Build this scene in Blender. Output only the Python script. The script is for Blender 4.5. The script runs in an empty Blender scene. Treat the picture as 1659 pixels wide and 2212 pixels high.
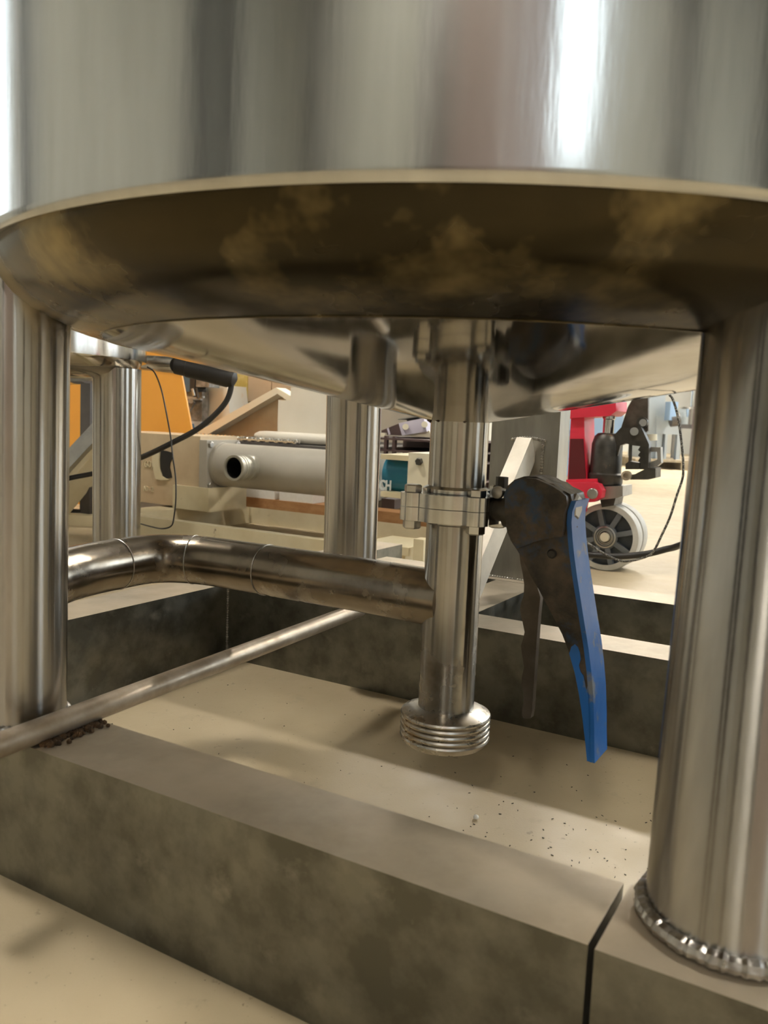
import bpy, bmesh, math, random
from mathutils import Vector, Matrix
random.seed(7)
S = bpy.context.scene
COL = S.collection
PI = math.pi

# ------------------------------------------------------------------ camera, world, light, exposure
cam_d = bpy.data.cameras.new('camera')
cam = bpy.data.objects.new('camera', cam_d)
COL.objects.link(cam)
cam.matrix_world = Matrix(((0.9992, -0.039989, 0.0, 0.0),
                           (0.004529, 0.113166, -0.993566, 0.0),
                           (0.039732, 0.992771, 0.113256, 0.387),
                           (0, 0, 0, 1)))
cam_d.sensor_fit = 'VERTICAL'
cam_d.sensor_height = 24.0
cam_d.lens = 24.0 * 1824.0 / 2212.0
cam_d.clip_start = 0.02
cam_d.clip_end = 60
cam_d.dof.use_dof = True
cam_d.dof.focus_distance = 1.05
cam_d.dof.aperture_fstop = 8.5
S.camera = cam

S.view_settings.view_transform = 'Standard'
S.view_settings.look = 'None'
S.view_settings.gamma = 1.0
S.view_settings.use_curve_mapping = False
S.view_settings.exposure = -0.08
S.cycles.use_denoising = True
S.cycles.max_bounces = 10
S.cycles.glossy_bounces = 6
S.cycles.sample_clamp_indirect = 6.0
S.cycles.blur_glossy = 0.3

world = bpy.data.worlds.new('overcast_sky')
S.world = world
world.use_nodes = True
wb = world.node_tree.nodes['Background']
wb.inputs['Color'].default_value = (0.88, 0.94, 1.0, 1)
wb.inputs['Strength'].default_value = 9.0

X0, X1, Y0, Y1, HC = -5.5, 8.0, -5.0, 12.5, 4.6      # the hall
WINDOWS = [  # wall, from, to, sill, head
    ('front', 1.08, 1.72, 2.1, 4.2), ('left', 3.4, 4.1, 1.4, 3.9),
    ('right', -2.6, -0.6, 1.2, 3.8), ('right', 2.4, 5.2, 1.0, 3.9), ('right', 7.0, 9.6, 1.2, 3.8)]
# ceiling lights, (along, across) the tank frame: key row, then added fill lamps
LAMPS = [(u, 8.5) for u in (-3.4, -1.7, 0.0, 1.7, 3.4)] + [(-2.6, 0.6), (2.4, 0.6), (0.9, -4.1)]  # last three are unseen, added to brighten the background and front wall
LAMP_WATTS = 140.0       # emission strength of the diffusers

# ------------------------------------------------------------------ helpers
UV = Vector((math.cos(.527), -math.sin(.527), 0))     # direction of the front beam
VV = Vector((math.sin(.527), math.cos(.527), 0))      # direction of the side beam
ZV = Vector((0, 0, 1))
def W(u, v, z): return UV * u + VV * v + ZV * z

def root_loc(o):
    p = Vector((0, 0, 0))
    while o is not None:
        p += o.location; o = o.parent
    return p

def link(name, me, m, parent=None, loc=None, smooth=None):
    o = bpy.data.objects.new(name, me)
    COL.objects.link(o)
    if m is not None: me.materials.append(m)
    base = root_loc(parent) if parent else Vector(loc or (0, 0, 0))
    if base.length: me.transform(Matrix.Translation(-base))
    if parent: o.parent = parent
    else: o.location = base
    return o

def obj(name, bm, m, parent=None, loc=None, smooth=True, label=None, bevel=0, angle=35):
    """link a bmesh built in world coordinates as one mesh object"""
    if bevel:
        es = [e for e in bm.edges if len(e.link_faces) == 2 and e.calc_face_angle(0) > math.radians(30)]
        bmesh.ops.bevel(bm, geom=es, offset=bevel, segments=2, profile=.6, affect='EDGES', clamp_overlap=True)
    bmesh.ops.recalc_face_normals(bm, faces=bm.faces)
    me = bpy.data.meshes.new(name)
    bm.to_mesh(me); bm.free()
    if smooth:
        for p in me.polygons: p.use_smooth = True
        try: me.set_sharp_from_angle(angle=math.radians(angle))
        except Exception: pass
    o = link(name, me, m, parent, loc)
    if label: o['label'] = label
    return o

def thing(name, label, cat, loc, group=None):
    o = bpy.data.objects.new(name, None)
    COL.objects.link(o)
    o.location = Vector(loc); o.empty_display_size = .05
    o['label'] = label; o['category'] = cat
    if group: o['group'] = group
    return o
def tag(o, label, cat, group=None):
    o['label'] = label; o['category'] = cat
    if group: o['group'] = group
    return o

def BM(): return bmesh.new()
def add_verts_faces(bm, vs, fs):
    b = [bm.verts.new(v) for v in vs]
    for f in fs:
        try: bm.faces.new([b[i] for i in f])
        except ValueError: pass
    return b
def hexa(bm, p):  # 8 points: bottom 4 (ccw), top 4
    add_verts_faces(bm, p, [(0, 3, 2, 1), (4, 5, 6, 7), (0, 1, 5, 4), (1, 2, 6, 5), (2, 3, 7, 6), (3, 0, 4, 7)])
    return bm
def boxuv(bm, u0, u1, z0, z1, v0, v1):
    return hexa(bm, [W(u0, v0, z0), W(u1, v0, z0), W(u1, v1, z0), W(u0, v1, z0),
                     W(u0, v0, z1), W(u1, v0, z1), W(u1, v1, z1), W(u0, v1, z1)])
def boxw(bm, x0, x1, y0, y1, z0, z1):
    return hexa(bm, [Vector(q) for q in ((x0, y0, z0), (x1, y0, z0), (x1, y1, z0), (x0, y1, z0),
                                         (x0, y0, z1), (x1, y0, z1), (x1, y1, z1), (x0, y1, z1))])
def frame(d, hint=ZV):
    d = d.normalized()
    s = d.cross(hint)
    if s.length < 1e-4: s = d.cross(Vector((1, 0, 0)))
    s.normalize()
    return d, s, s.cross(d)
def bar(bm, a, b, w, h, hint=ZV):
    a, b = Vector(a), Vector(b)
    d, s, t = frame(b - a, hint)
    c = []
    for q in (a, b):
        c += [q - s * w / 2 - t * h / 2, q + s * w / 2 - t * h / 2, q + s * w / 2 + t * h / 2, q - s * w / 2 + t * h / 2]
    return hexa(bm, c)
def lathe(bm, prof, a, axis=ZV, n=48, cap=True):
    """prof: (radius, distance along axis) about the line a + axis"""
    a = Vector(a); d, s, t = frame(Vector(axis), Vector((0.3, 1, 0.2)))
    rings = []
    for r, h in prof:
        if r < 1e-6: rings.append([bm.verts.new(a + d * h)])
        else: rings.append([bm.verts.new(a + d * h + (s * math.cos(2 * PI * i / n) + t * math.sin(2 * PI * i / n)) * r) for i in range(n)])
    for A, B in zip(rings, rings[1:]):
        for i in range(n):
            j = (i + 1) % n
            if len(A) == 1 and len(B) == 1: continue
            if len(A) == 1: bm.faces.new((A[0], B[i], B[j]))
            elif len(B) == 1: bm.faces.new((A[i], A[j], B[0]))
            else: bm.faces.new((A[i], A[j], B[j], B[i]))
    if cap:
        for R in (rings[0], rings[-1]):
            if len(R) > 2: bm.faces.new(R)
    return bm
def cyl(bm, a, b, r, n=24, r2=None):
    a, b = Vector(a), Vector(b)
    return lathe(bm, [(r, 0), (r if r2 is None else r2, (b - a).length)], a, b - a, n)
def catmull(pts, k=8):
    P = [Vector(p) for p in pts]
    P = [P[0] * 2 - P[1]] + P + [P[-1] * 2 - P[-2]]
    out = []
    for i in range(1, len(P) - 2):
        a, b, c, d = P[i - 1:i + 3]
        for j in range(k):
            t = j / k
            out.append(.5 * ((2 * b) + (c - a) * t + (2 * a - 5 * b + 4 * c - d) * t * t + (3 * b - a - 3 * c + d) * t ** 3))
    out.append(P[-2])
    return out
def sweep(bm, pts, r, n=16, k=8, smooth=True):
    P = catmull(pts, k) if smooth else [Vector(p) for p in pts]
    rings = []; s = None
    for i, p in enumerate(P):
        d = (P[min(i + 1, len(P) - 1)] - P[max(i - 1, 0)]).normalized()
        if s is None: _, s, t = frame(d)
        s = (s - d * s.dot(d)).normalized(); t = s.cross(d)
        rr = r(i / (len(P) - 1)) if callable(r) else r
        rings.append([bm.verts.new(p + (s * math.cos(2 * PI * q / n) + t * math.sin(2 * PI * q / n)) * rr) for q in range(n)])
    for A, B in zip(rings, rings[1:]):
        for q in range(n): bm.faces.new((A[q], A[(q + 1) % n], B[(q + 1) % n], B[q]))
    bm.faces.new(rings[0]); bm.faces.new(rings[-1])
    return bm
def prism(bm, poly, v0, v1):
    """poly of (u, z) extruded along v"""
    n = len(poly)
    A = [bm.verts.new(W(u, v0, z)) for u, z in poly]; B = [bm.verts.new(W(u, v1, z)) for u, z in poly]
    bm.faces.new(A); bm.faces.new(B[::-1])
    for i in range(n): bm.faces.new((A[i], B[i], B[(i + 1) % n], A[(i + 1) % n]))
    return bm
def hexhead(bm, c, axis, r, h):
    return lathe(bm, [(r * .9, 0), (r, h * .1), (r, h * .85), (r * .82, h)], c, axis, 6)
def torus(bm, c, axis, R, r, n=48, m=8, a0=0, a1=2 * PI):
    c = Vector(c); d, s, t = frame(Vector(axis), Vector((0.3, 1, 0.2)))
    full = abs(a1 - a0 - 2 * PI) < 1e-6
    N = n if full else n + 1
    rings = []
    for i in range(N):
        a = a0 + (a1 - a0) * i / n
        e = s * math.cos(a) + t * math.sin(a)
        rings.append([bm.verts.new(c + e * (R + r * math.cos(2 * PI * j / m)) + d * r * math.sin(2 * PI * j / m)) for j in range(m)])
    for i in range(n):
        A, B = rings[i], rings[(i + 1) % N]
        for j in range(m): bm.faces.new((A[j], A[(j + 1) % m], B[(j + 1) % m], B[j]))
    return bm

# ------------------------------------------------------------------ materials
def mat(name, a, b=None, rough=(.5, .5), metal=0.0, scale=8.0, stretch=(1, 1, 1), detail=4.0, lo=.35, hi=.65,
        bump=0.0, bscale=None, third=None, tscale=3.0, tlo=.58, thi=.66, trough=None, tmetal=None, spec=.5, lit_top=None, turned=0.0):
    """two noise-mixed colours, an optional third colour in patches (paint wear, rust, dirt), roughness range and fine bump"""
    m = bpy.data.materials.new(name); m.use_nodes = True
    N, L = m.node_tree.nodes, m.node_tree.links
    bs = N['Principled BSDF']
    tc = N.new('ShaderNodeTexCoord'); mp = N.new('ShaderNodeMapping')
    mp.inputs['Scale'].default_value = stretch
    L.new(tc.outputs['Object'], mp.inputs['Vector'])
    def noise(sc, det=detail, src=mp):
        n = N.new('ShaderNodeTexNoise'); n.inputs['Scale'].default_value = sc; n.inputs['Detail'].default_value = det
        n.inputs['Roughness'].default_value = .6
        L.new(src.outputs[0], n.inputs['Vector']); return n
    def ramp(src, l, h):
        r = N.new('ShaderNodeMapRange'); r.clamp = True
        r.inputs['From Min'].default_value = l; r.inputs['From Max'].default_value = h
        L.new(src.outputs[0], r.inputs['Value']); return r
    def mixc(f, c1, c2):
        x = N.new('ShaderNodeMix'); x.data_type = 'RGBA'
        L.new(f.outputs[0], x.inputs['Factor'])
        for s, c in (('A', c1), ('B', c2)):
            i = [q for q in x.inputs if q.name == s and q.type == 'RGBA'][0]
            if isinstance(c, tuple): i.default_value = (*c, 1)
            else: L.new(c, i)
        return [q for q in x.outputs if q.type == 'RGBA'][0]
    def mixf(f, c1, c2):
        x = N.new('ShaderNodeMix'); x.data_type = 'FLOAT'
        L.new(f.outputs[0], x.inputs['Factor'])
        for k, c in ((2, c1), (3, c2)):
            if isinstance(c, (int, float)): x.inputs[k].default_value = c
            else: L.new(c, x.inputs[k])
        return x.outputs[0]
    n1 = noise(scale); f1 = ramp(n1, lo, hi)
    colr = mixc(f1, a, b or a)
    n2 = noise(scale * 1.7 + 1, 3); f2 = ramp(n2, .3, .7)
    ro = mixf(f2, rough[0], rough[1])
    me = metal
    if third:
        f3 = ramp(noise(tscale, 5, tc_mapping(N, L, tc)), tlo, thi)
        colr = mixc(f3, colr, third)
        if trough is not None: ro = mixf(f3, ro, trough)
        if tmetal is not None: me = mixf(f3, metal, tmetal)
    if lit_top:      # light on upward faces, painted in as a paler matte tan
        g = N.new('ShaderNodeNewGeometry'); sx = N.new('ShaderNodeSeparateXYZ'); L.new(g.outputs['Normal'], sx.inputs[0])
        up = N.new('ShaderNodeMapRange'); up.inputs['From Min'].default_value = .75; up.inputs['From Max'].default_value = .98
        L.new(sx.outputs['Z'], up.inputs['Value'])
        pn = ramp(noise(7, 6), .25, .75); pn.inputs['To Min'].default_value = lit_top[1] * .45; pn.inputs['To Max'].default_value = lit_top[1]
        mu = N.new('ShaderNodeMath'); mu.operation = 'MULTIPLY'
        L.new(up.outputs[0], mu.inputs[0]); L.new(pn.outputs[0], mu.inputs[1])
        colr = mixc(mu, colr, lit_top[0]); ro = mixf(mu, ro, .6); me = mixf(mu, me, 0.0)
    L.new(colr, bs.inputs['Base Color'])
    L.new(ro, bs.inputs['Roughness'])
    if isinstance(me, (int, float)): bs.inputs['Metallic'].default_value = me
    else: L.new(me, bs.inputs['Metallic'])
    bs.inputs['Specular IOR Level'].default_value = spec
    if turned:    # polished round the axis: reflections are drawn out along it
        tg = N.new('ShaderNodeTangent'); tg.direction_type = 'RADIAL'; tg.axis = 'Z'
        L.new(tg.outputs[0], bs.inputs['Tangent'])
        bs.inputs['Anisotropic'].default_value = turned; bs.inputs['Anisotropic Rotation'].default_value = .25
    if bump:
        nb = noise(bscale or scale * 4, 3)
        bn = N.new('ShaderNodeBump'); bn.inputs['Strength'].default_value = bump; bn.inputs['Distance'].default_value = .002
        L.new(nb.outputs[0], bn.inputs['Height']); L.new(bn.outputs[0], bs.inputs['Normal'])
    return m
def tc_mapping(N, L, tc):
    mp = N.new('ShaderNodeMapping'); mp.inputs['Location'].default_value = (3.1, 7.7, 1.3)
    L.new(tc.outputs['Object'], mp.inputs['Vector']); return mp
def plain(name, c, rough=.5, metal=0.0): 
    return mat(name, c, tuple(x * .85 for x in c), (rough * .85, min(1, rough * 1.15)), metal, 12)

M = {}
M['shell'] = mat('brushed_stainless_shell', (.60, .60, .58), (.50, .50, .48), (.13, .22), 1, 9, (3, 3, .35), bump=.03, bscale=60)
M['dome'] = mat('polished_stainless_bottom', (.46, .43, .37), (.39, .355, .29), (.05, .11), 1, 5, bump=.012, bscale=9,
                third=(.30, .24, .15), tscale=5, tlo=.54, thi=.70, trough=.22)
M['knuckle'] = mat('dark_brown_stainless', (.040, .033, .020), (.066, .053, .030), (.18, .3), 1, 6, bump=.02, bscale=12,
                third=(.33, .26, .13), tscale=7, tlo=.49, thi=.66, trough=.34)  # dark brown metal with lighter tan patches
M['leg'] = mat('drawn_stainless_tube', (.46, .445, .42), (.34, .325, .30), (.15, .25), 1, 7, (4, 4, .25), bump=.02, bscale=40, turned=1.0)
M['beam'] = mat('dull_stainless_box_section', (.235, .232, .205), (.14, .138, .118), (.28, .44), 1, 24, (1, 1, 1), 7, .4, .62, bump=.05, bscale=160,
                third=(.30, .29, .255), tscale=26, tlo=.60, thi=.76, trough=.45, lit_top=((.60, .49, .35), .74))
M['pipe'] = mat('tarnished_stainless_pipe', (.46, .44, .405), (.31, .29, .25), (.15, .27), 1, 9, (1, 1, .5), 5, .4, .62, bump=.02, bscale=120, turned=1.0,
                third=(.22, .18, .135), tscale=9, tlo=.55, thi=.68, trough=.4)
M['branch'] = mat('brown_tarnished_stainless', (.33, .285, .23), (.20, .165, .125), (.16, .30), 1, 9, (1, 1, 1), 5, .38, .62, bump=.03, bscale=120,
                third=(.44, .40, .34), tscale=13, tlo=.55, thi=.68, trough=.36)
M['valve'] = mat('machined_stainless', (.62, .61, .58), (.52, .51, .48), (.14, .24), 1, 30, bump=.015, bscale=200, turned=.7)
M['portm'] = mat('beige_grey_cast_thread', (.44, .42, .35), (.36, .34, .28), (.35, .5), .3, 30)
M['thread'] = mat('worn_stainless_thread', (.60, .57, .52), (.46, .42, .36), (.22, .38), 1, 40, third=(.42, .33, .22), tscale=20, tlo=.58, thi=.7)
M['weld'] = mat('weld_bead_steel', (.62, .61, .58), (.34, .31, .28), (.25, .45), 1, 90, bump=.3, bscale=160)
M['burnt'] = mat('burnt_weld_residue', (.022, .014, .008), (.11, .058, .022), (.5, .8), .4, 120, bump=.5, bscale=200)
M['post'] = mat('grey_stainless_post', (.38, .37, .34), (.30, .29, .265), (.32, .45), 1, 14, (3, 3, .6), bump=.03, bscale=120)
M['bracem'] = mat('pale_satin_brace', (.62, .58, .50), (.52, .48, .41), (.5, .62), .6, 18)
M['rod'] = mat('dirty_stainless_rod', (.50, .43, .34), (.36, .29, .21), (.34, .5), .6, 30, bump=.06, bscale=150)
M['grip'] = mat('greasy_blue_plastic', (.020, .016, .012), (.105, .075, .048), (.32, .55), 0, 38, (1, 1, 1), 6, .38, .70, bump=.45, bscale=90,
                third=(.018, .050, .105), tscale=26, tlo=.55, thi=.64)
M['blue'] = mat('worn_blue_plastic', (.012, .115, .40), (.016, .135, .45), (.32, .45), 0, 20, third=(.17, .19, .22), tscale=45, tlo=.57, thi=.66)
M['lever'] = mat('dark_steel_lever', (.085, .070, .055), (.13, .11, .09), (.35, .5), .6, 40, bump=.05)
M['cream'] = mat('cream_machine_paint', (.74, .66, .46), (.66, .57, .37), (.35, .5), 0, 9, third=(.30, .24, .15), tscale=22, tlo=.68, thi=.74)
M['tan'] = mat('tan_cast_paint', (.50, .37, .235), (.62, .50, .33), (.4, .55), 0, 6)
M['greyp'] = mat('grey_beige_tube_paint', (.42, .39, .33), (.37, .34, .285), (.42, .52), 0, 5, bump=.04)
M['black'] = mat('black_rubber', (.012, .011, .010), (.018, .016, .014), (.4, .55), 0, 20)
M['orange'] = mat('orange_powder_coat', (.93, .42, .055), (.89, .39, .045), (.4, .5), 0, 4)
M['dark'] = mat('dark_painted_steel', (.075, .068, .066), (.11, .10, .095), (.4, .6), .3, 10)
M['brown'] = mat('brown_painted_steel', (.060, .035, .034), (.085, .05, .045), (.4, .55), 0, 12)
M['white'] = mat('off_white_board', (.78, .74, .64), (.72, .67, .56), (.5, .65), 0, 4)
M['foam'] = mat('white_foam', (.82, .80, .75), (.78, .75, .69), (.7, .85), 0, 60, bump=.15, bscale=140)
M['wood'] = mat('brown_wood_board', (.36, .17, .065), (.46, .25, .11), (.5, .65), 0, 6, (1, 8, 8))
M['card'] = mat('brown_cardboard', (.55, .41, .27), (.50, .37, .24), (.7, .8), 0, 10)
M['tape'] = mat('yellowed_packing_tape', (.50, .38, .10), (.56, .44, .16), (.2, .3), 0, 30)
M['teal'] = mat('teal_motor_paint', (.010, .145, .235), (.012, .165, .27), (.25, .35), 0, 6)
M['red'] = mat('red_truck_paint', (.74, .035, .075), (.66, .028, .06), (.3, .42), 0, 8)
M['jack'] = mat('oily_black_cast_iron', (.040, .037, .032), (.075, .068, .058), (.32, .48), .5, 25, third=(.20, .13, .07), tscale=40, tlo=.66, thi=.72)
M['chrome'] = mat('chromed_rod', (.72, .70, .66), None, (.1, .16), 1)
M['galv'] = mat('grey_zinc_steel', (.44, .43, .40), (.36, .35, .33), (.35, .5), 1, 20)
M['tyre'] = mat('grey_white_polyurethane_tread', (.55, .54, .50), (.47, .46, .42), (.45, .6), 0, 30)
M['hub'] = mat('dark_grey_wheel_core', (.055, .065, .075), (.085, .095, .105), (.35, .5), .2, 20)
M['spoke'] = mat('lighter_grey_wheel_spokes', (.16, .175, .19), (.12, .135, .15), (.35, .5), .2, 20)
M['clamp'] = mat('worn_grey_machine_paint', (.27, .265, .245), (.15, .145, .13), (.4, .55), .2, 40, (1, 1, 1), 5, .4, .6)
M['bluecab'] = mat('pale_blue_machine_paint', (.36, .52, .75), (.40, .56, .78), (.35, .45), 0, 3)
M['greymac'] = mat('pale_grey_machine_paint', (.44, .48, .50), (.40, .44, .46), (.4, .5), 0, 4)
M['purple'] = mat('pale_lilac_casing', (.56, .52, .62), None, (.4, .5))
M['bone'] = mat('bone_white_plastic', (.80, .74, .58), None, (.4, .5))
M['blued'] = mat('slate_blue_paint', (.055, .12, .19), None, (.4, .5))
M['letter'] = mat('pale_lettering', (.66, .70, .70), None, (.4, .5))
M['twine'] = mat('grey_braided_twine', (.045, .042, .038), (.26, .25, .22), (.6, .8), 0, 260, (1, 1, 1), 2, .5, .56)
M['pallet'] = mat('weathered_pallet_wood', (.40, .33, .23), (.30, .24, .16), (.6, .8), 0, 20)
M['pellet'] = mat('white_plastic_pellet', (.85, .84, .80), None, (.3, .4))
M['wall'] = mat('painted_wall', (.52, .52, .475), (.46, .46, .42), (.7, .85), 0, 2)
M['shutter'] = mat('mauve_brown_roller_shutter', (.30, .235, .22), (.27, .21, .195), (.45, .6), 0, 3)
M['column'] = mat('unseen_dark_column', (.05, .055, .06), (.07, .075, .08), (.4, .6), .2, 6)
M['ceil'] = mat('ceiling_sheet', (.20, .20, .19), (.17, .17, .16), (.6, .8), 0, 2)
M['frame'] = mat('grey_window_frame', (.35, .36, .37), None, (.4, .5))
M['brick'] = mat('red_brown_panel', (.26, .12, .085), (.20, .095, .07), (.7, .8), 0, 30)

def floor_mat():
    m = bpy.data.materials.new('beige_epoxy_floor'); m.use_nodes = True
    N, L = m.node_tree.nodes, m.node_tree.links; bs = N['Principled BSDF']
    tc = N.new('ShaderNodeTexCoord')
    def noise(sc, det=4, rgh=.6):
        n = N.new('ShaderNodeTexNoise'); n.inputs['Scale'].default_value = sc; n.inputs['Detail'].default_value = det
        n.inputs['Roughness'].default_value = rgh
        L.new(tc.outputs['Object'], n.inputs['Vector']); return n
    def rng(src, a, b):
        r = N.new('ShaderNodeMapRange'); r.inputs['From Min'].default_value = a; r.inputs['From Max'].default_value = b
        L.new(src.outputs[0], r.inputs['Value']); return r
    def mix(f, c1, c2):
        x = N.new('ShaderNodeMix'); x.data_type = 'RGBA'
        L.new(f.outputs[0], x.inputs['Factor'])
        for s, c in (('A', c1), ('B', c2)):
            i = [q for q in x.inputs if q.name == s and q.type == 'RGBA'][0]
            if isinstance(c, tuple): i.default_value = (*c, 1)
            else: L.new(c, i)
        return [q for q in x.outputs if q.type == 'RGBA'][0]
    c = mix(rng(noise(3.0), .35, .65), (.48, .395, .26), (.42, .335, .21))
    c = mix(rng(noise(70, 3), .66, .72), c, (.33, .265, .17))          # dirt specks
    c = mix(rng(noise(260, 2), .70, .76), c, (.13, .095, .055))        # grit
    c = mix(rng(noise(11, 6, .7), .60, .74), c, (.36, .295, .195))     # scuffs
    L.new(c, bs.inputs['Base Color'])
    r = rng(noise(20), .3, .7); r.inputs['To Min'].default_value = .38; r.inputs['To Max'].default_value = .55
    L.new(r.outputs[0], bs.inputs['Roughness'])
    bn = N.new('ShaderNodeBump'); bn.inputs['Strength'].default_value = .12; bn.inputs['Distance'].default_value = .001
    L.new(noise(420, 2).outputs[0], bn.inputs['Height']); L.new(bn.outputs[0], bs.inputs['Normal'])
    return m
M['floor'] = floor_mat()

def emit(name, c, s):
    m = bpy.data.materials.new(name); m.use_nodes = True
    bs = m.node_tree.nodes['Principled BSDF']
    bs.inputs['Base Color'].default_value = (*c, 1)
    bs.inputs['Emission Color'].default_value = (*c, 1); bs.inputs['Emission Strength'].default_value = s
    return m
M['lamp'] = emit('lit_diffuser', (1.0, .94, .83), LAMP_WATTS)
def glass_mat():
    m = bpy.data.materials.new('window_glass'); m.use_nodes = True
    N, L = m.node_tree.nodes, m.node_tree.links
    N.remove(N['Principled BSDF'])
    t = N.new('ShaderNodeBsdfTransparent'); t.inputs[0].default_value = (.92, .95, .96, 1)
    g = N.new('ShaderNodeBsdfGlossy'); g.inputs['Roughness'].default_value = .03
    x = N.new('ShaderNodeMixShader'); x.inputs[0].default_value = .06
    L.new(t.outputs[0], x.inputs[1]); L.new(g.outputs[0], x.inputs[2]); L.new(x.outputs[0], N['Material Output'].inputs[0])
    return m
M['glass'] = glass_mat()

# ------------------------------------------------------------------ the hall (structure)
def struct(name, bm, m, parent=None, smooth=False):
    o = obj(name, bm, m, parent, smooth=smooth)
    if parent is None: o['kind'] = 'structure'
    return o
struct('floor', boxw(BM(), X0 - .2, X1 + .2, Y0 - .2, Y1 + .2, -.15, 0), M['floor'])
struct('ceiling', boxw(BM(), X0 - .2, X1 + .2, Y0 - .2, Y1 + .2, HC, HC + .15), M['ceil'])
T = .2
def wall(side):
    a0, a1 = (X0, X1) if side in ('front', 'back') else (Y0 - T, Y1 + T)
    ws = sorted([w for w in WINDOWS if w[0] == side], key=lambda w: w[1])
    bm = BM()
    def seg(p, q, z0, z1):
        if side == 'front': boxw(bm, p, q, Y0 - T, Y0, z0, z1)
        elif side == 'back': boxw(bm, p, q, Y1, Y1 + T, z0, z1)
        elif side == 'left': boxw(bm, X0 - T, X0, p, q, z0, z1)
        else: boxw(bm, X1, X1 + T, p, q, z0, z1)
    cur = a0
    for _, p, q, s, h in ws:
        seg(cur, p, 0, HC); seg(p, q, 0, s); seg(p, q, h, HC); cur = q
    seg(cur, a1, 0, HC)
    struct('wall_' + side, bm, M['wall'])
for s in ('front', 'back', 'left', 'right'): wall(s)
for k, (x, y) in enumerate([(-3.75, Y0 + .16), (-1.15, Y0 + .16), (3.6, Y0 + .16), (6.6, Y0 + .16),
                            (X0 + .16, -3.4), (X0 + .16, -2.62), (X0 + .16, 2.3), (X0 + .16, 6.2), (X0 + .16, 9.2),
                            (X1 - .16, -3.6), (X1 - .16, .9), (X1 - .16, 6.1), (X1 - .16, 10.4)]):
    b = BM(); boxw(b, x - .15, x - .12, y - .15, y + .15, 0, HC); boxw(b, x + .12, x + .15, y - .15, y + .15, 0, HC); boxw(b, x - .12, x + .12, y - .015, y + .015, 0, HC)
    struct('unseen_column_%d' % (k + 1), b, M['column'])  # unseen columns, mostly added to give the steel dark streaks to reflect
b = BM()
for k in range(28): boxw(b, -.95, .95, Y0 + .01, Y0 + .05, .01 + k * .13, .01 + k * .13 + .124)
struct('door_1', b, M['shutter'])
for k, (side, p, q, s, h) in enumerate(WINDOWS):
    def slab(bm, a, b, z0, z1, d0, d1):
        if side == 'front': boxw(bm, a, b, Y0 - d1, Y0 - d0, z0, z1)
        elif side == 'left': boxw(bm, X0 - d1, X0 - d0, a, b, z0, z1)
        else: boxw(bm, X1 + d0, X1 + d1, a, b, z0, z1)
        return bm
    bm = BM()
    slab(bm, p, p + .06, s, h, .04, .12); slab(bm, q - .06, q, s, h, .04, .12)
    slab(bm, p + .06, q - .06, s, s + .06, .04, .12); slab(bm, p + .06, q - .06, h - .06, h, .04, .12)
    md = (p + q) / 2
    slab(bm, md - .025, md + .025, s + .06, h - .06, .04, .12)
    wf = struct('window_%d' % (k + 1), bm, M['frame'])
    for a, b in ((p + .06, md - .025), (md + .025, q - .06)):
        obj('pane', slab(BM(), a, b, s + .06, h - .06, .075, .085), M['glass'], wf, smooth=False)
    # daylight portal in the opening
    L = bpy.data.lights.new('daylight', 'AREA'); L.shape = 'RECTANGLE'; L.size = q - p; L.size_y = h - s
    L.cycles.is_portal = True
    lo = bpy.data.objects.new('daylight', L); COL.objects.link(lo)
    z = (s + h) / 2
    if side == 'front': lo.location = (md, Y0 + .01, z); lo.rotation_euler = (PI / 2, 0, 0)
    elif side == 'left': lo.location = (X0 + .01, md, z); lo.rotation_euler = (PI / 2, 0, -PI / 2)
    else: lo.location = (X1 - .01, md, z); lo.rotation_euler = (PI / 2, 0, PI / 2)

# ceiling luminaires
first = None
for lu, lv in LAMPS:
    x, y = (UV * lu + VV * lv).xy
    if first is None:
        t = first = thing('ceiling_light', 'long fluorescent ceiling light with a lit white diffuser', 'ceiling light', (x, y, HC), 'ceiling lights')
        t.rotation_euler = (0, 0, PI / 2 - .527)
        b = BM(); boxw(b, x - .20, x + .20, y - .75, y + .75, HC - .0605, HC - .0005); obj('housing', b, M['greymac'], t, smooth=False)
        b = BM(); boxw(b, x - .18, x + .18, y - .73, y + .73, HC - .085, HC - .06); obj('diffuser', b, M['lamp'], t, smooth=False)
    else:
        t = first.copy(); COL.objects.link(t); t.location = (x, y, HC)
        if lv < 5: t.scale = (1, .5 if lv < 0 else .6, 1)      # added fill lamps, shortened to dim them
        for ch in list(first.children):
            c = ch.copy(); COL.objects.link(c); c.parent = t

# ------------------------------------------------------------------ main tank
CX, CY = .069, .81
C = Vector((CX, CY, 0))
ZB = .118                       # top of the box-section frame
RIM = .495
tank = thing('stainless_tank', 'large polished stainless tank with shallow conical bottom standing over the drain valve', 'tank', (CX, CY, ZB))
shell_prof = [(.405, RIM + .002), (.4125, RIM - .001), (.415, RIM + .003), (.415, RIM + .006), (.415, RIM + .02), (.415, RIM + .5), (.415, 1.25), (.405, 1.25), (.405, RIM + .03)]
obj('shell', lathe(BM(), shell_prof, (CX, CY, 0), n=160, cap=False), M['shell'], tank, label='brushed cylindrical tank shell')
hp = [(.0272, .384)]
for i in range(1, 13): hp.append((.0272 + (.325 - .0272) * i / 12, .384 + (.4435 - .384) * i / 12))
kp = [hp[-1], (.345, .4482), (.362, .4535), (.378, .461), (.390, .470), (.398, .480), (.4035, .490), (.405, RIM + .003)]
obj('conical_bottom', lathe(BM(), hp, (CX, CY, 0), n=160, cap=False), M['dome'], tank, label='mirror polished conical tank bottom', angle=60)
obj('bottom_knuckle', lathe(BM(), kp, (CX, CY, 0), n=160, cap=False), M['knuckle'], tank, label='dark brown knuckle ring of the tank bottom', angle=60)
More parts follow.
